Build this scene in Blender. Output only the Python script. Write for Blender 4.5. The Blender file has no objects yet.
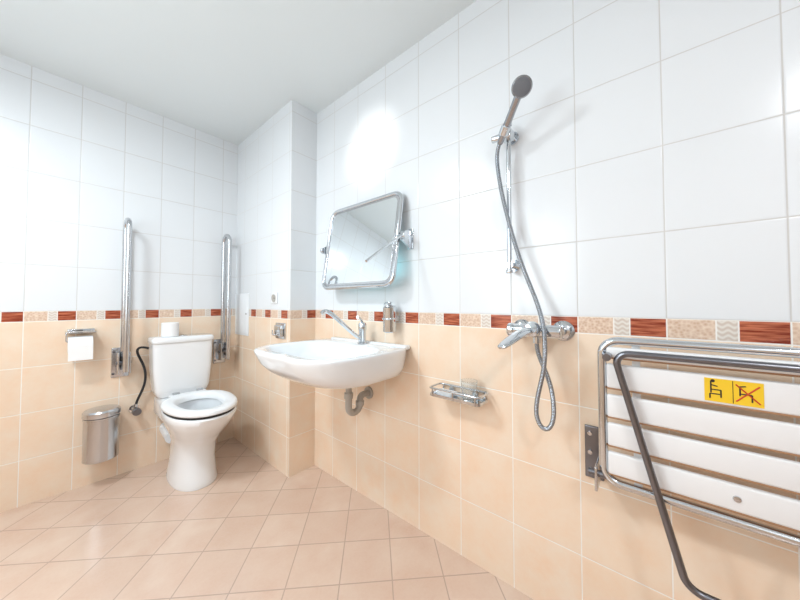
import bpy, bmesh, math
from mathutils import Vector, Matrix

# ---------------------------------------------------------------- constants
XW = 1.25      # right wall plane
XB = 1.05      # boxed-out pier face
YR = 1.86      # pier return face
YB = 2.78      # back wall plane
ZC = 2.58      # ceiling
XL = -1.15     # left wall
YF = -1.35     # wall behind the camera
ZT0, ZT1 = 1.060, 1.121   # decorative band

scene = bpy.context.scene
scene.view_settings.view_transform = 'Standard'
scene.view_settings.look = 'None'
scene.view_settings.exposure = 0.06

# ---------------------------------------------------------------- materials
def new_mat(name):
    m = bpy.data.materials.new(name); m.use_nodes = True
    nt = m.node_tree
    return m, nt, nt.nodes['Principled BSDF']

def pbr(name, col, rough=0.5, metal=0.0, coat=0.0, noise=0.0, nscale=30, trans=0.0, ior=1.45, stretch=None):
    m, nt, b = new_mat(name)
    b.inputs['Base Color'].default_value = (*col, 1)
    b.inputs['Roughness'].default_value = rough
    b.inputs['Metallic'].default_value = metal
    b.inputs['Coat Weight'].default_value = coat
    b.inputs['Coat Roughness'].default_value = 0.05
    b.inputs['Transmission Weight'].default_value = trans
    b.inputs['IOR'].default_value = ior
    if noise > 0:
        tc = nt.nodes.new('ShaderNodeTexCoord')
        n = nt.nodes.new('ShaderNodeTexNoise'); n.inputs['Scale'].default_value = nscale
        mr = nt.nodes.new('ShaderNodeMapRange')
        mr.inputs['To Min'].default_value = max(0, rough - noise); mr.inputs['To Max'].default_value = rough + noise
        if stretch:
            mp = nt.nodes.new('ShaderNodeMapping'); mp.inputs['Scale'].default_value = stretch
            nt.links.new(tc.outputs['Object'], mp.inputs['Vector']); nt.links.new(mp.outputs[0], n.inputs['Vector'])
        else:
            nt.links.new(tc.outputs['Object'], n.inputs['Vector'])
        nt.links.new(n.outputs['Fac'], mr.inputs['Value'])
        nt.links.new(mr.outputs['Result'], b.inputs['Roughness'])
    return m

CHROME = pbr('chrome', (0.66, 0.69, 0.72), 0.09, 1.0, noise=0.01, nscale=3)
STEEL = pbr('brushed_steel', (0.58, 0.59, 0.61), 0.22, 1.0, noise=0.02, nscale=2, stretch=(1, 1, 12))
DSTEEL = pbr('dark_steel', (0.20, 0.20, 0.22), 0.28, 1.0, noise=0.02, nscale=3)
MSTEEL = pbr('satin_grey_chrome', (0.38, 0.39, 0.41), 0.2, 1.0, noise=0.02, nscale=3)
CERAMIC = pbr('white_ceramic', (0.86, 0.88, 0.90), 0.12, 0.0, coat=0.6, noise=0.02, nscale=3)
PLASTIC = pbr('white_plastic', (0.85, 0.87, 0.89), 0.3, noise=0.03, nscale=3)
SLAT = pbr('white_slat_plastic', (0.84, 0.83, 0.83), 0.35, noise=0.05)
SLATEDGE = pbr('slat_edge', (0.40, 0.22, 0.12), 0.5, noise=0.05)
BLACK = pbr('black_rubber_and_gap', (0.02, 0.02, 0.022), 0.5, noise=0.1)
GREYP = pbr('grey_plastic', (0.45, 0.42, 0.38), 0.4, noise=0.05)
PAPER = pbr('paper', (0.88, 0.88, 0.88), 0.9, noise=0.05)
MIRROR = pbr('mirror_glass', (0.88, 0.93, 0.95), 0.01, 1.0)
GLASS = pbr('clear_glass', (0.95, 0.97, 0.97), 0.03, trans=0.9, ior=1.3)
YELLOW = pbr('yellow_sticker', (0.9, 0.58, 0.03), 0.4, noise=0.05)
INK = pbr('sticker_ink', (0.03, 0.02, 0.02), 0.5, noise=0.05)
REDINK = pbr('sticker_red', (0.6, 0.05, 0.02), 0.5, noise=0.05)
SPRAY = pbr('spray_face', (0.16, 0.17, 0.19), 0.35, noise=0.05)
CONTRAST_DOOR = pbr('contrast_door_laminate', (0.22, 0.20, 0.18), 0.4, noise=0.05, nscale=4, stretch=(8, 8, 1))

HOSE, nt_, b_ = new_mat('ribbed_hose')
b_.inputs['Base Color'].default_value = (.36, .39, .43, 1); b_.inputs['Metallic'].default_value = 1; b_.inputs['Roughness'].default_value = .25
tc_ = nt_.nodes.new('ShaderNodeTexCoord'); wv_ = nt_.nodes.new('ShaderNodeTexWave'); wv_.bands_direction = 'Z'
wv_.inputs['Scale'].default_value = 60
bp_ = nt_.nodes.new('ShaderNodeBump'); bp_.inputs['Strength'].default_value = .5; bp_.inputs['Distance'].default_value = .002
nt_.links.new(tc_.outputs['Object'], wv_.inputs['Vector']); nt_.links.new(wv_.outputs['Fac'], bp_.inputs['Height']); nt_.links.new(bp_.outputs[0], b_.inputs['Normal'])

class G:
    def __init__(s, nt): s.nt = nt
    def m(s, op, a, b=None, c=None, clamp=False):
        n = s.nt.nodes.new('ShaderNodeMath'); n.operation = op; n.use_clamp = clamp
        for i, v in enumerate((a, b, c)):
            if v is None: continue
            if isinstance(v, (int, float)): n.inputs[i].default_value = v
            else: s.nt.links.new(v, n.inputs[i])
        return n.outputs[0]
    def mix(s, f, a, b):
        n = s.nt.nodes.new('ShaderNodeMix'); n.data_type = 'RGBA'
        for i, v in ((0, f), (6, a), (7, b)):
            if isinstance(v, (int, float)): n.inputs[i].default_value = v
            elif isinstance(v, tuple): n.inputs[i].default_value = (*v, 1)
            else: s.nt.links.new(v, n.inputs[i])
        return n.outputs[2]
    def edge(s, coord, off, size):
        q = s.m('DIVIDE', s.m('SUBTRACT', coord, off), size)
        fl = s.m('FLOOR', q); fr = s.m('SUBTRACT', q, fl)
        d = s.m('MULTIPLY', s.m('MINIMUM', fr, s.m('SUBTRACT', 1.0, fr)), size)
        return d, fl, fr
    def vec(s, x, y, z):
        n = s.nt.nodes.new('ShaderNodeCombineXYZ')
        for i, v in enumerate((x, y, z)):
            if isinstance(v, (int, float)): n.inputs[i].default_value = v
            else: s.nt.links.new(v, n.inputs[i])
        return n.outputs[0]
    def noise(s, vec, scale, detail=3):
        n = s.nt.nodes.new('ShaderNodeTexNoise'); n.inputs['Scale'].default_value = scale
        n.inputs['Detail'].default_value = detail
        s.nt.links.new(vec, n.inputs['Vector']); return n.outputs['Fac']
    def white(s, vec):
        n = s.nt.nodes.new('ShaderNodeTexWhiteNoise'); n.noise_dimensions = '3D'
        s.nt.links.new(vec, n.inputs['Vector']); return n.outputs['Value']

def wall_tile(name, axis, off, width, flip=False):
    m, nt, b = new_mat(name); g = G(nt)
    geo = nt.nodes.new('ShaderNodeNewGeometry'); sp = nt.nodes.new('ShaderNodeSeparateXYZ')
    nt.links.new(geo.outputs['Position'], sp.inputs[0])
    a = sp.outputs['X' if axis == 'X' else 'Y']; z = sp.outputs['Z']
    dh, ih, fh = g.edge(a, off, width)
    du, iu, _ = g.edge(z, ZT1, 0.276)
    dl, il, _ = g.edge(z, ZT0, 0.2665)
    up = g.m('GREATER_THAN', z, ZT1); low = g.m('LESS_THAN', z, ZT0)
    band = g.m('SUBTRACT', 1.0, g.m('ADD', up, low), clamp=True)
    dz = g.m('ADD', g.m('MULTIPLY', du, up), g.m('MULTIPLY', dl, low))
    db = g.m('MINIMUM', g.m('ABSOLUTE', g.m('SUBTRACT', z, ZT0)), g.m('ABSOLUTE', g.m('SUBTRACT', z, ZT1)))
    dz = g.m('ADD', dz, g.m('MULTIPLY', db, band))
    d = g.m('MINIMUM', dh, dz)
    f = g.m('SUBTRACT', 1.0, fh) if flip else fh
    b1 = g.m('ABSOLUTE', g.m('SUBTRACT', f, 0.38)); b2 = g.m('ABSOLUTE', g.m('SUBTRACT', f, 0.56))
    dband = g.m('MULTIPLY', g.m('MINIMUM', b1, b2), width)
    big = g.m('SUBTRACT', 1.0, band)
    d = g.m('MINIMUM', d, g.m('ADD', dband, big))
    mr = nt.nodes.new('ShaderNodeMapRange'); mr.interpolation_type = 'SMOOTHSTEP'
    mr.inputs['From Min'].default_value = 0.0010; mr.inputs['From Max'].default_value = 0.0025
    nt.links.new(d, mr.inputs['Value']); tile = mr.outputs['Result']
    pos = geo.outputs['Position']
    rnd = g.white(g.vec(ih, il, 3.0)); nz = g.noise(pos, 9, 4); nz2 = g.noise(pos, 60, 3)
    nzc = g.m('MULTIPLY', g.m('SUBTRACT', nz, 0.3), 2.4, clamp=True)
    lowc = g.mix(nzc, (0.87, 0.625, 0.44), (0.87, 0.73, 0.585))
    lowc = g.mix(g.m('MULTIPLY', rnd, 0.35), lowc, (0.87, 0.66, 0.48))
    lowc = g.mix(g.m('MULTIPLY', nz2, 0.25), lowc, (0.90, 0.82, 0.72))
    upc = g.mix(g.m('MULTIPLY', rnd, 0.3), (0.80, 0.82, 0.84), (0.785, 0.80, 0.82))
    st = g.noise(g.vec(g.m('MULTIPLY', a, 12.0), 0.0, g.m('MULTIPLY', z, 160.0)), 1.0, 4)
    st = g.m('MULTIPLY', g.m('SUBTRACT', st, 0.40), 5.0, clamp=True)
    red = g.mix(st, (0.22, 0.028, 0.012), (0.55, 0.16, 0.08))
    chk = nt.nodes.new('ShaderNodeTexVoronoi'); chk.inputs['Scale'].default_value = 110
    nt.links.new(pos, chk.inputs['Vector'])
    vf = g.m('MULTIPLY', chk.outputs['Distance'], 1.1, clamp=True)
    beige = g.mix(vf, (0.60, 0.38, 0.26), (0.84, 0.68, 0.55))
    wv = g.m('MULTIPLY', g.m('ADD', g.m('SINE', g.m('ADD', g.m('MULTIPLY', z, 420.0), g.m('MULTIPLY', g.m('SINE', g.m('MULTIPLY', a, 260.0)), 1.5))), 1.0), 0.5)
    whitep = g.mix(g.m('MULTIPLY', wv, 0.6), (0.80, 0.75, 0.69), (0.55, 0.41, 0.32))
    is1 = g.m('LESS_THAN', f, 0.38); is2 = g.m('LESS_THAN', f, 0.56)
    bc = g.mix(is2, beige, whitep); bc = g.mix(is1, bc, red)
    col = g.mix(up, lowc, upc); col = g.mix(band, col, bc)
    grout = g.mix(up, (0.90, 0.86, 0.81), (0.62, 0.605, 0.59))
    col = g.mix(tile, grout, col)
    nt.links.new(col, b.inputs['Base Color'])
    rr = g.m('ADD', g.m('MULTIPLY', tile, -0.44), g.m('ADD', 0.62, g.m('MULTIPLY', nz2, 0.03)))
    nt.links.new(rr, b.inputs['Roughness'])
    mr2 = nt.nodes.new('ShaderNodeMapRange'); mr2.interpolation_type = 'SMOOTHSTEP'
    mr2.inputs['From Min'].default_value = 0.0; mr2.inputs['From Max'].default_value = 0.005
    nt.links.new(d, mr2.inputs['Value'])
    h = g.m('ADD', mr2.outputs['Result'], g.m('MULTIPLY', g.noise(pos, 14, 2), 0.35))
    bp = nt.nodes.new('ShaderNodeBump'); bp.inputs['Strength'].default_value = 0.35; bp.inputs['Distance'].default_value = 0.002
    nt.links.new(h, bp.inputs['Height']); nt.links.new(bp.outputs[0], b.inputs['Normal'])
    return m

def floor_tile():
    m, nt, b = new_mat('floor_tile'); g = G(nt)
    geo = nt.nodes.new('ShaderNodeNewGeometry'); sp = nt.nodes.new('ShaderNodeSeparateXYZ')
    nt.links.new(geo.outputs['Position'], sp.inputs[0])
    s = g.m('MULTIPLY', g.m('ADD', sp.outputs[0], sp.outputs[1]), 0.70711)
    c = g.m('MULTIPLY', g.m('SUBTRACT', sp.outputs[0], sp.outputs[1]), 0.70711)
    d1, i1, _ = g.edge(s, 1.27, 0.22); d2, i2, _ = g.edge(c, -0.1436, 0.22)
    d = g.m('MINIMUM', d1, d2)
    mr = nt.nodes.new('ShaderNodeMapRange'); mr.interpolation_type = 'SMOOTHSTEP'
    mr.inputs['From Min'].default_value = 0.0015; mr.inputs['From Max'].default_value = 0.0034
    nt.links.new(d, mr.inputs['Value']); tile = mr.outputs['Result']
    rnd = g.white(g.vec(i1, i2, 1.0)); pos = geo.outputs['Position']
    n1 = g.noise(pos, 7, 5); n2 = g.noise(pos, 90, 2)
    n1c = g.m('MULTIPLY', g.m('SUBTRACT', n1, 0.3), 2.4, clamp=True)
    col = g.mix(n1c, (0.65, 0.44, 0.335), (0.73, 0.57, 0.46))
    col = g.mix(g.m('MULTIPLY', rnd, 0.6), col, (0.64, 0.45, 0.35))
    col = g.mix(g.m('MULTIPLY', n2, 0.25), col, (0.80, 0.70, 0.61))
    col = g.mix(tile, (0.50, 0.37, 0.30), col)
    nt.links.new(col, b.inputs['Base Color'])
    nt.links.new(g.m('ADD', 0.18, g.m('MULTIPLY', n2, 0.10)), b.inputs['Roughness'])
    b.inputs['Coat Weight'].default_value = .4; b.inputs['Coat Roughness'].default_value = .12
    bp = nt.nodes.new('ShaderNodeBump'); bp.inputs['Strength'].default_value = 0.3; bp.inputs['Distance'].default_value = 0.002
    nt.links.new(g.m('ADD', tile, g.m('MULTIPLY', n1, 0.3)), bp.inputs['Height']); nt.links.new(bp.outputs[0], b.inputs['Normal'])
    return m

def plaster():
    m, nt, b = new_mat('white_plaster'); g = G(nt)
    geo = nt.nodes.new('ShaderNodeNewGeometry')
    n = g.noise(geo.outputs['Position'], 3, 3)
    nt.links.new(g.mix(n, (0.79, 0.84, 0.855), (0.81, 0.855, 0.865)), b.inputs['Base Color'])
    b.inputs['Roughness'].default_value = 0.85
    return m

T_RIGHT = wall_tile('tile_right', 'Y', -0.045, 0.242)
T_BACK = wall_tile('tile_back', 'X', -0.10, 0.207, flip=True)
T_PIERR = wall_tile('tile_pier_return', 'X', 1.05, 0.207, flip=True)
FLOOR = floor_tile(); PLASTER = plaster()

# ---------------------------------------------------------------- mesh helpers
def link(o): scene.collection.objects.link(o); return o
def smooth(me, ang=40):
    for p in me.polygons: p.use_smooth = True
    try: me.set_sharp_from_angle(angle=math.radians(ang))
    except Exception: pass

def mesh_obj(name, bm, mat, sm=True, ang=40):
    me = bpy.data.meshes.new(name); bmesh.ops.recalc_face_normals(bm, faces=bm.faces)
    bm.to_mesh(me); bm.free()
    if mat: me.materials.append(mat)
    if sm: smooth(me, ang)
    return link(bpy.data.objects.new(name, me))

def box(name, x0, x1, y0, y1, z0, z1, mat, bev=0.0, seg=3):
    bm = bmesh.new(); bmesh.ops.create_cube(bm, size=1)
    for v in bm.verts:
        v.co = Vector(((x0+x1)/2 + v.co.x*(x1-x0), (y0+y1)/2 + v.co.y*(y1-y0), (z0+z1)/2 + v.co.z*(z1-z0)))
    if bev > 0: bmesh.ops.bevel(bm, geom=bm.edges[:], offset=bev, segments=seg, affect='EDGES', profile=0.5)
    return mesh_obj(name, bm, mat, bev > 0, 50)

def cyl(name, p0, p1, r0, mat, r1=None, seg=40, bev=0.0):
    p0, p1 = Vector(p0), Vector(p1); r1 = r0 if r1 is None else r1
    L = (p1-p0).length
    bm = bmesh.new(); bmesh.ops.create_cone(bm, cap_ends=True, segments=seg, radius1=r0, radius2=r1, depth=L)
    if bev > 0:
        es = [e for e in bm.edges if abs(e.verts[0].co.z - e.verts[1].co.z) < 1e-6]
        bmesh.ops.bevel(bm, geom=es, offset=bev, segments=3, affect='EDGES', profile=0.5)
    q = (p1-p0).to_track_quat('Z', 'Y')
    bm.transform(Matrix.Translation((p0+p1)/2) @ q.to_matrix().to_4x4())
    return mesh_obj(name, bm, mat, True, 35)

def lathe(name, base, axis, prof, mat, seg=48):
    bm = bmesh.new(); rings = []
    for r, h in prof:
        rings.append([bm.verts.new((r*math.cos(2*math.pi*i/seg), r*math.sin(2*math.pi*i/seg), h)) for i in range(seg)])
    for a, b in zip(rings, rings[1:]):
        for i in range(seg): bm.faces.new((a[i], a[(i+1) % seg], b[(i+1) % seg], b[i]))
    bm.faces.new(rings[0][::-1]); bm.faces.new(rings[-1])
    q = Vector(axis).to_track_quat('Z', 'Y')
    bm.transform(Matrix.Translation(Vector(base)) @ q.to_matrix().to_4x4())
    return mesh_obj(name, bm, mat, True, 35)

def tube(name, pts, r, mat, closed=False, smoothc=False, res=6):
    cu = bpy.data.curves.new(name, 'CURVE'); cu.dimensions = '3D'
    cu.bevel_depth = r; cu.bevel_resolution = res; cu.use_fill_caps = True
    if smoothc:
        s = cu.splines.new('NURBS'); s.points.add(len(pts)-1)
        for p, c in zip(s.points, pts): p.co = (*c, 1)
        s.order_u = 4; s.use_endpoint_u = not closed; s.use_cyclic_u = closed; s.resolution_u = 12
    else:
        s = cu.splines.new('POLY'); s.points.add(len(pts)-1)
        for p, c in zip(s.points, pts): p.co = (*c, 1)
        s.use_cyclic_u = closed
    o = bpy.data.objects.new(name, cu); link(o)
    dg = bpy.context.evaluated_depsgraph_get()
    me = bpy.data.meshes.new_from_object(o.evaluated_get(dg)); me.name = name
    bpy.data.objects.remove(o)
    me.materials.clear(); me.materials.append(mat); smooth(me, 50)
    return link(bpy.data.objects.new(name, me))

def rpath(corners, rad, closed=True, n=8):
    C = [Vector(c) for c in corners]; N = len(C); out = []
    for i in range(N):
        if not closed and i in (0, N-1): out.append(C[i]); continue
        r = rad[i] if isinstance(rad, (list, tuple)) else rad
        p, c, q = C[i-1], C[i], C[(i+1) % N]
        a = (p-c).normalized(); b = (q-c).normalized()
        half = a.angle(b)/2; t = r/math.tan(half)
        s, e = c+a*t, c+b*t
        cen = c + (a+b).normalized()*(r/math.sin(half))
        va, vb = s-cen, e-cen
        ang = va.angle(vb)
        for k in range(n+1):
            f = k/n
            out.append(cen + (va*math.sin((1-f)*ang) + vb*math.sin(f*ang))/math.sin(ang))
    return out

def loft(name, rings, mat, cap0=True, cap1=True, sub=0, ang=60, torus=False):
    bm = bmesh.new(); R = [[bm.verts.new(p) for p in r] for r in rings]; n = len(R[0])
    pairs = list(zip(R, R[1:]))
    if torus: pairs.append((R[-1], R[0])); cap0 = cap1 = False
    for a, b in pairs:
        for i in range(n): bm.faces.new((a[i], a[(i+1) % n], b[(i+1) % n], b[i]))
    if cap0: bm.faces.new(R[0][::-1])
    if cap1: bm.faces.new(R[-1])
    o = mesh_obj(name, bm, mat, True, ang)
    if sub:
        md = o.modifiers.new('s', 'SUBSURF'); md.levels = sub; md.render_levels = sub
    return o

def sup(cx, cy, a, b, z, n=2.0, N=64, bf=None):
    out = []
    for i in range(N):
        t = 2*math.pi*i/N; c, s = math.cos(t), math.sin(t)
        x = a*math.copysign(abs(c)**(2/n), c)
        bb = bf if (bf and s < 0) else b
        y = bb*math.copysign(abs(s)**(2/n), s)
        out.append((cx+x, cy+y, z))
    return out

def group(name, parts, loc):
    e = bpy.data.objects.new(name, None); e.empty_display_size = 0.05; link(e)
    e.location = loc
    for p in parts:
        p.parent = e; p.matrix_parent_inverse = Matrix.Translation(-Vector(loc))
    return e

# ---------------------------------------------------------------- room shell
T = 0.12
box('floor', XL-T, XW+T, YF-T, YB+T, -T, 0, FLOOR)
box('ceiling', XL-T, XW+T, YF-T, YB+T, ZC, ZC+T, PLASTER)
box('wall_right', XW, XW+T, YF-T, YB+T, 0, ZC, T_RIGHT)
box('wall_back', XL-T, XW, YB, YB+T, 0, ZC, T_BACK)
box('wall_left', XL-T, XL, YF-T, YB, 0, ZC, T_RIGHT)
box('wall_front', XL, XW, YF-T, YF, 0, ZC, T_BACK)
pier = box('wall_pier', XB, XW, YR, YB, 0, ZC, T_RIGHT)
pier.data.materials.append(T_PIERR)
for p in pier.data.polygons:
    if abs(p.normal.y) > 0.5: p.material_index = 1
P = [box('leaf', -.55, .40, YF+.001, YF+.035, .005, 2.02, CONTRAST_DOOR, .003),
     box('jamb_1', -.62, -.555, YF+.001, YF+.05, 0, 2.09, DSTEEL, .003),
     box('jamb_2', .405, .47, YF+.001, YF+.05, 0, 2.09, DSTEEL, .003),
     box('head', -.555, .405, YF+.001, YF+.05, 2.03, 2.09, DSTEEL, .003),
     tube('handle', rpath([(.32, YF+.035, 1.03), (.32, YF+.09, 1.03), (.20, YF+.09, 1.03)], .015, False), .009, STEEL)]
group('contrast_door', P, (0, YF, 0))  # unseen dark door, added to give the chrome darker reflections

# ---------------------------------------------------------------- toilet
TX = 0.645
parts = []
prof = [(0.0, 2.40, .128, .24, .23), (0.015, 2.40, .13, .24, .235), (0.05, 2.40, .122, .24, .225),
        (0.16, 2.39, .112, .23, .20), (0.26, 2.37, .115, .23, .20), (0.33, 2.34, .138, .24, .235),
        (0.40, 2.31, .168, .25, .285), (0.45, 2.29, .186, .25, .31), (0.485, 2.28, .192, .25, .318), (0.493, 2.28, .188, .245, .312),
        (0.493, 2.27, .135, .18, .235), (0.485, 2.27, .13, .175, .23), (0.44, 2.28, .135, .175, .235), (0.36, 2.31, .11, .13, .18), (0.28, 2.36, .06, .07, .09), (0.27, 2.36, .01, .01, .015)]
parts.append(loft('bowl_pedestal', [sup(TX, cy, a, b, z, 2.3, 64, bf) for z, cy, a, b, bf in prof], CERAMIC))
parts.append(loft('bowl_water', [sup(TX, 2.35, a, .09, z, 2.1, 48, .11) for a, z in ((.075, .318), (.075, .322))], GLASS))
parts.append(loft('seat_gap_dark', [sup(TX, 2.28, a, b, z, 2.2, 64, bf) for z, a, b, bf in
      ((.493, .184, .2, .308), (.509, .184, .2, .308), (.509, .150, .18, .27), (.493, .150, .18, .27))], BLACK, torus=True))  # black ring puts the dark of the gap under the seat into geometry
parts.append(loft('seat', [sup(TX, 2.28, a, b, z, 2.2, 64, bf) for z, a, b, bf in
      ((.508, .188, .215, .314), (.513, .195, .22, .323), (.527, .195, .22, .323), (.536, .188, .213, .315), (.539, .170, .20, .295),
       (.535, .135, .168, .248), (.527, .122, .155, .232), (.496, .120, .152, .230), (.494, .128, .158, .236), (.506, .145, .175, .26))], PLASTIC, torus=True))
parts.append(box('bowl_shelf', TX-.15, TX+.15, 2.46, 2.775, .36, .50, CERAMIC, .03))
parts.append(box('seat_bridge', TX-.11, TX+.11, 2.475, 2.54, .502, .532, PLASTIC, .008))
parts.append(loft('tank', [sup(TX-.005, 2.675, a, b, z, 7, 64) for z, a, b in
      ((.50, .135, .07), (.51, .15, .08), (.55, .165, .088), (.70, .178, .094), (.885, .183, .097))], CERAMIC))
parts.append(loft('tank_lid', [sup(TX-.005, 2.672, a, b, z, 7, 64) for z, a, b in
      ((.885, .186, .099), (.89, .19, .103), (.915, .19, .103), (.925, .18, .095))], CERAMIC))
parts.append(cyl('flush_button', (TX, 2.66, .925), (TX, 2.66, .932), .022, CHROME, bev=.002))
for sx in (-.07, .07):
    parts.append(cyl('hinge', (TX+sx-.02, 2.525, .535), (TX+sx+.02, 2.525, .535), .012, CHROME))
parts.append(cyl('waste_pipe', (TX-.06, 2.60, .22), (TX-.06, 2.779, .24), .05, PLASTIC))
group('toilet', parts, (TX, 2.4, 0))

vx = .395
parts = [tube('hose', [(TX-.192, 2.70, .85), (TX-.235, 2.70, .87), (TX-.265, 2.70, .85), (TX-.235, 2.70, .78), (TX-.205, 2.70, .70), (TX-.205, 2.71, .60), (TX-.235, 2.72, .52), (vx, 2.735, .47), (vx, 2.735, .44)], .0075, BLACK, smoothc=True),
         cyl('valve_body', (vx, 2.779, .425), (vx, 2.70, .425), .014, CHROME),
         cyl('valve_rosette', (vx, 2.779, .425), (vx, 2.772, .425), .03, CHROME),
         cyl('valve_knob', (vx, 2.712, .425), (vx, 2.675, .425), .024, DSTEEL, bev=.004),
         cyl('valve_outlet', (vx, 2.735, .425), (vx, 2.735, .468), .011, CHROME)]
group('water_supply_hose', parts, (vx, 2.74, .45))

def roll(nm, c, axis, r, w):
    ax = Vector(axis).normalized(); c = Vector(c)
    return lathe(nm, c-ax*w/2, axis, [(.02, 0.004), (.021, 0), (r-.003, 0), (r, .003), (r, w-.003), (r-.003, w), (.021, w), (.02, w-.004), (.019, w-.03)], PAPER)
r_ = roll('toilet_paper_roll', (.565, 2.665, .977), (0, 0, 1), .052, .10)

# ---------------------------------------------------------------- fold-up grab bars
def grab_bar(x):
    P = []
    P.append(box('wall_plate', x-.055, x+.035, 2.768, 2.779, .665, .865, STEEL, .004))
    P.append(box('hinge_cheek_1', x-.034, x-.026, 2.66, 2.77, .70, .84, STEEL, .003))
    P.append(box('hinge_cheek_2', x+.022, x+.030, 2.66, 2.77, .70, .84, STEEL, .003))
    P.append(cyl('hinge_pin', (x-.04, 2.70, .77), (x+.036, 2.70, .77), .011, DSTEEL))
    loop = rpath([(x, 2.735, .72), (x, 2.735, 1.73), (x, 2.615, 1.73), (x, 2.615, .72)], .0595, False, 10)
    P.append(tube('rail', loop, .0155, STEEL))
    P.append(tube('cross_strut', [(x, 2.735, .80), (x, 2.615, .80)], .010, STEEL))
    for k, zz in enumerate((.69, .84)):
        P.append(cyl('bolt_%d' % k, (x-.045, 2.768, zz), (x-.045, 2.762, zz), .007, DSTEEL))
    return group('folding_grab_bar', P, (x, 2.77, .77))
grab_bar(.325); grab_bar(.935)

# ---------------------------------------------------------------- paper holder
px = .125
P = [box('backplate', px-.055, px+.065, 2.765, 2.779, .975, 1.005, CHROME, .004),
     box('cover', px-.065, px+.065, 2.67, 2.77, .985, .993, CHROME, .002),
     tube('arm', rpath([(px-.06, 2.76, .985), (px-.06, 2.71, .985), (px-.06, 2.71, .93), (px+.055, 2.71, .93)], .012, False), .004, CHROME),
     roll('paper_roll', (px, 2.71, .912), (1, 0, 0), .052, .105),
     box('paper_sheet', px-.052, px+.052, 2.655, 2.6575, .82, .912, PAPER)]
group('toilet_paper_holder', P, (px, 2.77, .98))

# ---------------------------------------------------------------- waste bin
bx, by = .225, 2.675
P = [lathe('can', (bx, by, .185), (0, 0, 1), [(.078, 0), (.083, .004), (.083, .255), (.086, .257), (.086, .267), (.083, .269)], STEEL),
     lathe('lid', (bx, by, .456), (0, 0, 1), [(.086, 0), (.088, .003), (.088, .03), (.080, .04), (.04, .048), (.001, .05)], STEEL),
     box('bracket', bx-.03, bx+.03, 2.755, 2.779, .30, .46, STEEL, .003),
     cyl('lid_hinge', (bx-.03, 2.765, .46), (bx+.03, 2.765, .46), .008, DSTEEL)]
group('waste_bin', P, (bx, 2.77, .3))

# ---------------------------------------------------------------- pier items
P = [box('frame', 1.043, 1.0495, 2.50, 2.765, .90, 1.25, PLASTIC, .002),
     box('door', 1.039, 1.044, 2.515, 2.75, .915, 1.235, PLASTIC, .002),
     cyl('latch', (1.041, 2.53, 1.08), (1.036, 2.53, 1.08), .008, STEEL)]
group('access_panel', P, (1.05, 2.63, 1.08))
P = [box('plate', 1.040, 1.0495, 2.03, 2.11, 1.165, 1.245, PLASTIC, .004),
     lathe('well', (1.0405, 2.07, 1.205), (-1, 0, 0), [(.028, 0), (.028, .004), (.024, .004), (.022, .001)], GREYP),
     cyl('pin_hole', (1.0395, 2.063, 1.205), (1.036, 2.063, 1.205), .003, BLACK)]
group('wall_socket', P, (1.05, 2.07, 1.2))
P = [box('backplate', 1.040, 1.0495, 1.91, 2.04, .92, 1.03, CHROME, .004),
     box('flap', 1.020, 1.040, 1.925, 2.025, .935, 1.015, CHROME, .008),
     tube('hook', rpath([(1.03, 1.975, .95), (.985, 1.975, .95), (.985, 1.975, .985)], .012, False), .005, CHROME)]
group('towel_hook', P, (1.05, 1.97, .97))

# ---------------------------------------------------------------- wash basin
BY = 1.295
def bring(a, bd, c, z, n=3.2, N=72, front=0.0):
    out = []
    for i in range(N):
        t = 2*math.pi*i/N; cs, sn = math.cos(t), math.sin(t)
        d = c + bd*math.copysign(abs(cs)**(2/n), cs)
        w = a*math.copysign(abs(sn)**(2/n), sn)
        if d > c: d -= front*math.exp(-(w/(a*.45))**2)
        d = max(d, 0.001)
        out.append((XW-d, BY+w, z))
    return out
rings = [bring(.20, .17, .21, .780), bring(.28, .23, .22, .783), bring(.325, .27, .235, .80), bring(.342, .30, .25, .832),
         bring(.350, .322, .264, .868, front=.01), bring(.356, .337, .272, .91, front=.02), bring(.358, .341, .274, .925, front=.02), bring(.356, .339, .274, .933, front=.02), bring(.350, .333, .274, .936, front=.02),
         bring(.314, .214, .34, .934, front=.01), bring(.306, .206, .34, .926, 3), bring(.28, .187, .34, .89, 3), bring(.24, .15, .335, .845, 2.8),
         bring(.15, .09, .33, .822, 2.3), bring(.05, .03, .32, .812, 2)]
basin = loft('bowl', rings, CERAMIC, ang=80)
P = [basin, lathe('drain', (XW-.32, BY, .8125), (0, 0, 1), [(.026, 0), (.026, .003), (.018, .004), (.016, .001)], CHROME),
     box('splash_ledge', XW-.05, XW-.001, BY-.32, BY+.32, .92, .945, CERAMIC, .01)]
group('wash_basin', P, (XW, BY, .85))
P = [cyl('tailpiece', (1.09, BY, .778), (1.09, BY, .60), .017, GREYP),
     cyl('nut_1', (1.09, BY, .778), (1.09, BY, .752), .027, GREYP),
     cyl('nut_2', (1.09, BY, .665), (1.09, BY, .635), .025, GREYP),
     tube('u_bend', rpath([(1.09, BY, .64), (1.09, BY, .545), (1.175, BY, .545), (1.175, BY, .63), (1.249, BY, .63)], [.04, .04, .04, .025, .02], False), .019, GREYP),
     cyl('nut_3', (1.175, BY, .60), (1.175, BY, .575), .025, GREYP),
     cyl('wall_rosette', (1.249, BY, .63), (1.240, BY, .63), .035, GREYP)]
group('sink_trap', P, (1.1, BY, .6))
fx, fy = 1.165, BY-.03
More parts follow.
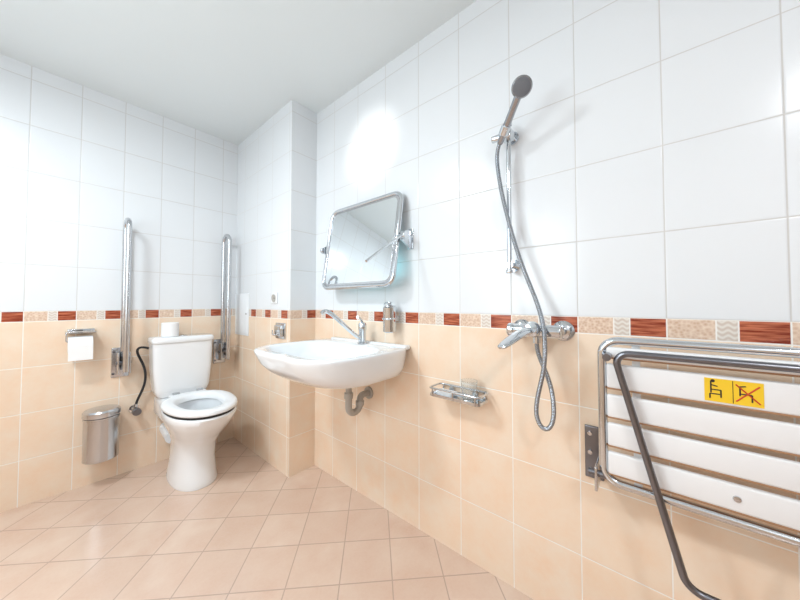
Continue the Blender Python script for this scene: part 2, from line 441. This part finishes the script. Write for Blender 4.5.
P = [lathe('body', (fx, fy, .936), (0, 0, 1), [(.027, 0), (.027, .006), (.022, .012), (.021, .07), (.024, .085), (.024, .11), (.018, .12), (.002, .124)], CHROME),
     tube('spout', [(fx, fy, .965), (fx-.03, fy+.004, .972), (fx-.09, fy+.012, 1.02), (fx-.17, fy+.024, 1.09), (fx-.215, fy+.03, 1.125), (fx-.24, fy+.034, 1.13), (fx-.255, fy+.036, 1.115)], .0115, CHROME, smoothc=True),
     tube('lever', [(fx, fy, 1.055), (fx-.01, fy-.005, 1.075), (fx-.04, fy-.02, 1.088), (fx-.07, fy-.035, 1.092)], .007, CHROME, smoothc=True)]
group('basin_faucet', P, (fx, fy, .94))

sy = 1.075
P = [box('wall_bracket', 1.215, 1.2495, sy-.025, sy+.025, 1.07, 1.10, CHROME, .004),
     tube('ring', [(1.19+.038*math.cos(t*math.pi/12), sy+.038*math.sin(t*math.pi/12), 1.085) for t in range(24)], .005, CHROME, closed=True),
     lathe('bottle', (1.19, sy, 1.01), (0, 0, 1), [(.028, 0), (.036, .006), (.036, .09), (.037, .135), (.032, .14)], CHROME),
     lathe('pump_collar', (1.19, sy, 1.15), (0, 0, 1), [(.033, 0), (.033, .006), (.012, .010), (.009, .018), (.014, .019), (.014, .026), (.002, .028)], CHROME),
     tube('nozzle', [(1.19, sy, 1.172), (1.16, sy, 1.172), (1.145, sy, 1.162)], .004, CHROME)]
group('soap_dispenser', P, (1.22, sy, 1.08))

# ---------------------------------------------------------------- tilting mirror
mz0, mz1, my0, my1 = 1.265, 1.775, 1.005, 1.61
mxb, mxt = 1.135, 1.215
def MP(y, s, off=0):
    L = Vector((mxt-mxb, 0, mz1-mz0)); nrm = Vector((-L.z, 0, L.x)).normalized()
    return Vector((mxb, y, mz0)) + L*s + nrm*off
P = [tube('frame', rpath([MP(my0, 0), MP(my1, 0), MP(my1, 1), MP(my0, 1)], .055, True, 8), .0125, CHROME, closed=True)]
def plate_m(nm, inset, o0, o1, mat, rad):
    c = rpath([MP(my0+inset, inset/.52), MP(my1-inset, inset/.52), MP(my1-inset, 1-inset/.52), MP(my0+inset, 1-inset/.52)], rad, True, 8)
    nrm = (MP(1, 0, 1)-MP(1, 0, 0))
    return loft(nm, [[p+nrm*o0 for p in c], [p+nrm*o1 for p in c]], mat, ang=30)
P.append(plate_m('backing', .008, -.008, -.001, STEEL, .05))
P.append(plate_m('rim', .010, -.001, .003, STEEL, .05))
P.append(plate_m('glass', .024, .003, .005, MIRROR, .035))
for k, y in enumerate((my0-.03, my1+.03)):
    P.append(box('wall_bracket_%d' % k, 1.243, 1.2495, y-.02, y+.02, 1.46, 1.57, CHROME, .003))
    c = [(1.246, y-.004, 1.46), (1.246, y-.004, 1.57), (1.165, y-.004, 1.54), (1.165, y-.004, 1.50)]
    P.append(loft('gusset_%d' % k, [c, [(a, b+.008, d) for a, b, d in c]], CHROME, ang=20))
    P.append(cyl('pivot_%d' % k, (1.172, y-.02, 1.52), (1.172, y+.03 if k == 0 else y-.035, 1.52), .011, CHROME))
    P.append(cyl('knob_%d' % k, (1.172, y+(-.03 if k == 0 else .03), 1.52), (1.172, y+(-.008 if k == 0 else .008), 1.52), .02, CHROME, bev=.004))
P.append(tube('tilt_lever', [(1.172, my0-.045, 1.52), (1.15, my0-.045, 1.515), (1.03, my0-.045, 1.44), (.905, my0-.045, 1.357)], .006, CHROME))
group('tilting_mirror', P, (1.24, 1.31, 1.52))

# ---------------------------------------------------------------- shower set
ry = .425
P = [cyl('slide_rail', (1.195, ry, 1.30), (1.195, ry, 1.90), .0095, CHROME),
     cyl('top_mount', (1.249, ry, 1.865), (1.19, ry, 1.865), .014, CHROME),
     cyl('top_rosette', (1.249, ry, 1.865), (1.24, ry, 1.865), .026, CHROME),
     cyl('bottom_mount', (1.249, ry, 1.325), (1.19, ry, 1.325), .014, CHROME),
     cyl('bottom_rosette', (1.249, ry, 1.325), (1.24, ry, 1.325), .026, CHROME),
     cyl('end_cap_top', (1.195, ry, 1.895), (1.195, ry, 1.91), .014, CHROME, bev=.003),
     cyl('end_cap_bottom', (1.195, ry, 1.29), (1.195, ry, 1.305), .014, CHROME, bev=.003),
     box('slider', 1.165, 1.215, ry-.02, ry+.025, 1.835, 1.875, CHROME, .008),
     cyl('slider_knob', (1.185, ry+.02, 1.855), (1.185, ry+.065, 1.855), .014, CHROME, bev=.003)]
h0 = Vector((1.165, .452, 1.815)); h1 = Vector((1.065, .330, 1.94))
hd = (h1-h0).normalized()
hc = h0 + hd*.055
P.append(lathe('handset_holder', hc-hd*.018, hd, [(.016, 0), (.019, .003), (.019, .033), (.016, .036)], CHROME))
P.append(cyl('holder_arm', (1.19, ry, 1.855), tuple(hc), .011, CHROME))
P.append(lathe('handset_handle', h0, hd, [(.009, 0), (.012, .01), (.0145, .06), (.013, .12), (.014, (h1-h0).length)], MSTEEL))
fd = Vector((-.72, -.25, -.62)).normalized()
P.append(lathe('spray_head', h1-fd*.012, fd, [(.004, -.016), (.018, -.012), (.030, .0), (.035, .012), (.035, .022), (.031, .026)], MSTEEL))
P.append(lathe('spray_face', h1+fd*.0135, fd, [(.030, 0), (.030, .004), (.025, .006), (.001, .006)], SPRAY))
hose = [tuple(h0+hd*.004), tuple(h0-hd*.03), (1.17, .462, 1.72), (1.17, .447, 1.62), (1.17, .424, 1.516), (1.17, .378, 1.333), (1.17, .316, 1.178), (1.13, .283, 1.09), (1.11, .275, 1.02),
        (1.12, .280, .94), (1.13, .305, .85), (1.135, .318, .77), (1.14, .302, .725), (1.14, .276, .718), (1.145, .255, .76), (1.15, .262, .868), (1.165, .30, .95), (1.175, .318, .985), (1.175, .32, 1.018)]
P.append(tube('hose', hose, .0078, HOSE, smoothc=True))
group('hand_shower', P, (1.24, ry, 1.6))
mz = 1.065
P = [cyl('body', (1.175, .235, mz), (1.175, .405, mz), .024, CHROME, bev=.006),
     cyl('cap', (1.175, .40, mz), (1.175, .425, mz), .027, CHROME, bev=.005),
     cyl('outlet', (1.175, .32, mz), (1.175, .32, mz-.045), .013, CHROME)]
for y in (.245, .395):
    P.append(cyl('union', (1.18, y, mz), (1.249, y, mz), .017, CHROME))
    P.append(lathe('rosette', (1.249, y, mz), (-1, 0, 0), [(.038, 0), (.038, .004), (.028, .014), (.018, .018)], CHROME))
P.append(lathe('cartridge', (1.165, .325, mz), (-.9, 0, .3), [(.024, 0), (.028, .02), (.028, .035), (.02, .045), (.002, .048)], CHROME))
c = [Vector((1.135, .33, mz+.008)), Vector((1.09, .348, mz+.0)), Vector((1.04, .368, mz-.024)), Vector((.985, .39, mz-.052))]
rl = []
for k, p in enumerate(c):
    w = (.026, .028, .027, .022)[k]; h = (.013, .013, .011, .008)[k]
    side = Vector((.35, .93, 0)); upv = Vector((-.3, .1, .9)).normalized()
    rl.append([p + side*w*math.cos(t*math.pi/8) + upv*h*math.sin(t*math.pi/8) for t in range(16)])
P.append(loft('lever', rl, CHROME, sub=1))
group('shower_mixer', P, (1.24, .32, mz))

# soap dish with cup
P = []
dy0, dy1, dx0, dx1 = .535, .785, 1.14, 1.238
P.append(tube('rim', rpath([(dx0, dy0, .778), (dx1, dy0, .778), (dx1, dy1, .778), (dx0, dy1, .778)], .02), .0045, CHROME, closed=True))
tr = lambda i, z: [(q.x, q.y, z) for q in rpath([(dx0+i, dy0+i, z), (dx1-i, dy0+i, z), (dx1-i, dy1-i, z), (dx0+i, dy1-i, z)], .018)]
P.append(loft('tray', [tr(.006, .738), tr(.0, .742), tr(0, .754), tr(.003, .754), tr(.006, .744)], CHROME, ang=30))
for k, (x, y) in enumerate(((dx0, dy0+.02), (dx0, dy1-.02), (dx0, .66), (dx1, dy0+.02), (dx1, dy1-.02))):
    P.append(cyl('post_%d' % k, (x, y, .742), (x, y, .778), .0035, CHROME))
for k, y in enumerate((.60, .72)):
    P.append(cyl('mount_%d' % k, (1.249, y, .76), (1.236, y, .76), .013, CHROME))
P.append(lathe('glass_cup', (1.19, .605, .745), (0, 0, 1), [(.027, 0), (.030, .003), (.036, .085), (.034, .085), (.028, .006), (.001, .005)], GLASS))
P.append(box('soap_bar', 1.155, 1.22, .675, .755, .745, .764, PLASTIC, .009))
group('soap_dish_rack', P, (1.24, .67, .75))

# ---------------------------------------------------------------- folding shower seat
P = []
SX = 1.14; y0, y1 = .115, -.445; z0, z1 = .612, 1.052
P.append(tube('seat_frame', rpath([(SX, y0, z0), (SX, y0, z1), (SX, y1, z1), (SX, y1, z0)], .045), .0125, CHROME, closed=True))
for k, (a, b) in enumerate(((1.0, 1.032), (.905, .98), (.815, .885), (.727, .797), (.640, .708))):
    P.append(box('slat_%d' % k, SX-.012, SX+.006, y1+.012, y0-.012, a, b, SLAT, .006))
    P.append(box('slat_core_%d' % k, SX-.009, SX+.004, y1+.013, y0-.013, a-.0045, a+.008, SLATEDGE, .001))
for y in (.03, -.36):
    P.append(box('slat_bearer', SX+.006, SX+.016, y-.010, y+.010, .615, 1.045, SLAT, .002))
LX = 1.098
P.append(tube('folding_leg', rpath([(LX, .082, 1.02), (LX, -.068, .415), (LX, -.262, .415), (LX, -.412, 1.02)], [.03, .04, .04, .03]), .0095, DSTEEL, closed=True))
for y in (.098, -.428):
    P.append(cyl('leg_pivot', (LX-.012, y, 1.005), (SX+.012, y, 1.005), .011, DSTEEL))
for y in (.152, -.482):
    P.append(box('wall_plate', 1.238, 1.2495, y-.028, y+.028, .555, .735, DSTEEL, .003))
    s = -1 if y > 0 else 1
    P.append(box('hinge_arm', 1.12, 1.242, y+s*.018-.004, y+s*.018+.004, .575, .65, STEEL, .003))
    P.append(cyl('hinge_pin', (SX, y+s*.05, .625), (SX, y-s*.004, .625), .010, DSTEEL))
    for zz in (.58, .645, .71):
        P.append(cyl('bolt', (1.239, y-s*.012, zz), (1.232, y-s*.012, zz), .007, STEEL))
for y in (-.165,):
    for zz in (.674, 1.016):
        P.append(lathe('screw_cap', (SX-.012, y, zz), (-1, 0, 0), [(.008, 0), (.007, .003), (.001, .004)], STEEL))
stx = SX-.0125
P.append(box('label', stx-.0006, stx, -.214, -.112, .912, .972, YELLOW))
def ink(nm, ya, za, yb, zb, r=.0022, m=INK):
    P.append(tube(nm, [(stx-.0007, ya, za), (stx-.0007, yb, zb)], r, m, res=2))
for seg in ((-.124, .965, -.124, .935), (-.124, .943, -.142, .943), (-.142, .943, -.142, .924), (-.122, .932, -.140, .932), (-.122, .932, -.122, .920), (-.124, .955, -.136, .952)):
    ink('pictogram', *seg, r=.0015)
P.append(cyl('pictogram_head', (stx-.0004, -.1275, .9655), (stx-.0012, -.1275, .9655), .004, INK))
ink('divider', -.163, .914, -.163, .970, .0007)
for seg in ((-.175, .955, -.175, .935), (-.175, .94, -.195, .94), (-.195, .94, -.195, .922), (-.185, .960, -.172, .957)):
    ink('pictogram', *seg, r=.0015)
ink('cross_1', -.168, .963, -.208, .920, .0016, REDINK); ink('cross_2', -.208, .963, -.168, .920, .0016, REDINK)
group('folding_shower_seat', P, (1.24, -.165, .63))

# ---------------------------------------------------------------- lamps
def emis(name, col, s):
    m = bpy.data.materials.new(name); m.use_nodes = True; nt = m.node_tree
    b = nt.nodes['Principled BSDF']; b.inputs['Emission Color'].default_value = (*col, 1); b.inputs['Emission Strength'].default_value = s
    return m
def ceiling_lamp(x, y, power, col=(1, 1, 1), r=.22):
    P = [lathe('rim', (x, y, ZC-.001), (0, 0, -1), [(r+.02, 0), (r+.02, .03), (r, .035), (r, .03)], STEEL),
         lathe('diffuser', (x, y, ZC-.02), (0, 0, -1), [(r-.005, 0), (r-.005, .03), (r*.8, .055), (r*.4, .07), (.002, .074)], emis('lamp_glow', col, 3))]
    group('ceiling_lamp', P, (x, y, ZC))
    l = bpy.data.lights.new('lamp_light', 'AREA'); l.shape = 'DISK'; l.size = 2*r; l.energy = power; l.color = col
    o = bpy.data.objects.new('lamp_light', l); o.location = (x, y, ZC-.11); link(o)
ceiling_lamp(-.50, 1.50, 28, (.87, .95, 1), r=.17)
ceiling_lamp(-.45, -.90, 18, (.97, .98, 1), r=.17)
l = bpy.data.lights.new('cool_fill', 'AREA'); l.shape = 'RECTANGLE'; l.size = 1.0; l.size_y = .9; l.energy = 16; l.color = (.80, .94, 1)  # added cool fill at the left wall; no window there
o = bpy.data.objects.new('cool_fill', l); o.location = (XL+.03, 1.1, 1.6); o.rotation_euler = (0, math.radians(-90), 0); link(o)
l = bpy.data.lights.new('hotspot_fill', 'SPOT'); l.energy = 80; l.spot_size = math.radians(17); l.spot_blend = 1.0; l.shadow_soft_size = .03  # unseen spot added to make a bright patch on the tiles above the mirror
l.color = (1, .98, .95)
o = bpy.data.objects.new('hotspot_fill', l); o.location = (-.6, .9, 2.45)
o.rotation_euler = (Vector((1.25, 1.29, 2.13))-o.location).to_track_quat('-Z', 'Y').to_euler(); link(o)
l = bpy.data.lights.new('mirror_tint_fill', 'AREA'); l.shape = 'RECTANGLE'; l.size = .12; l.size_y = .5; l.energy = .3; l.color = (.30, .9, 1)  # added cyan light behind the mirror to tint the wall, not an LED
o = bpy.data.objects.new('mirror_tint_fill', l); o.location = (1.168, 1.29, 1.39)
o.rotation_euler = (0, math.radians(-90), 0); link(o)

w = bpy.data.worlds.new('world'); scene.world = w; w.use_nodes = True
w.node_tree.nodes['Background'].inputs[0].default_value = (.8, .85, .9, 1); w.node_tree.nodes['Background'].inputs[1].default_value = .3

# ---------------------------------------------------------------- camera
cam = bpy.data.cameras.new('camera'); co = bpy.data.objects.new('camera', cam); link(co)
cam.sensor_width = 36; cam.lens = 294/800*36; cam.clip_start = .01
pit = math.radians(1.5)
F = Vector((.765*math.cos(pit), .644*math.cos(pit), math.sin(pit)))
co.location = (0, 0, 1.17); co.rotation_euler = F.to_track_quat('-Z', 'Y').to_euler()
cam.shift_y = -4.7/800
scene.camera = co
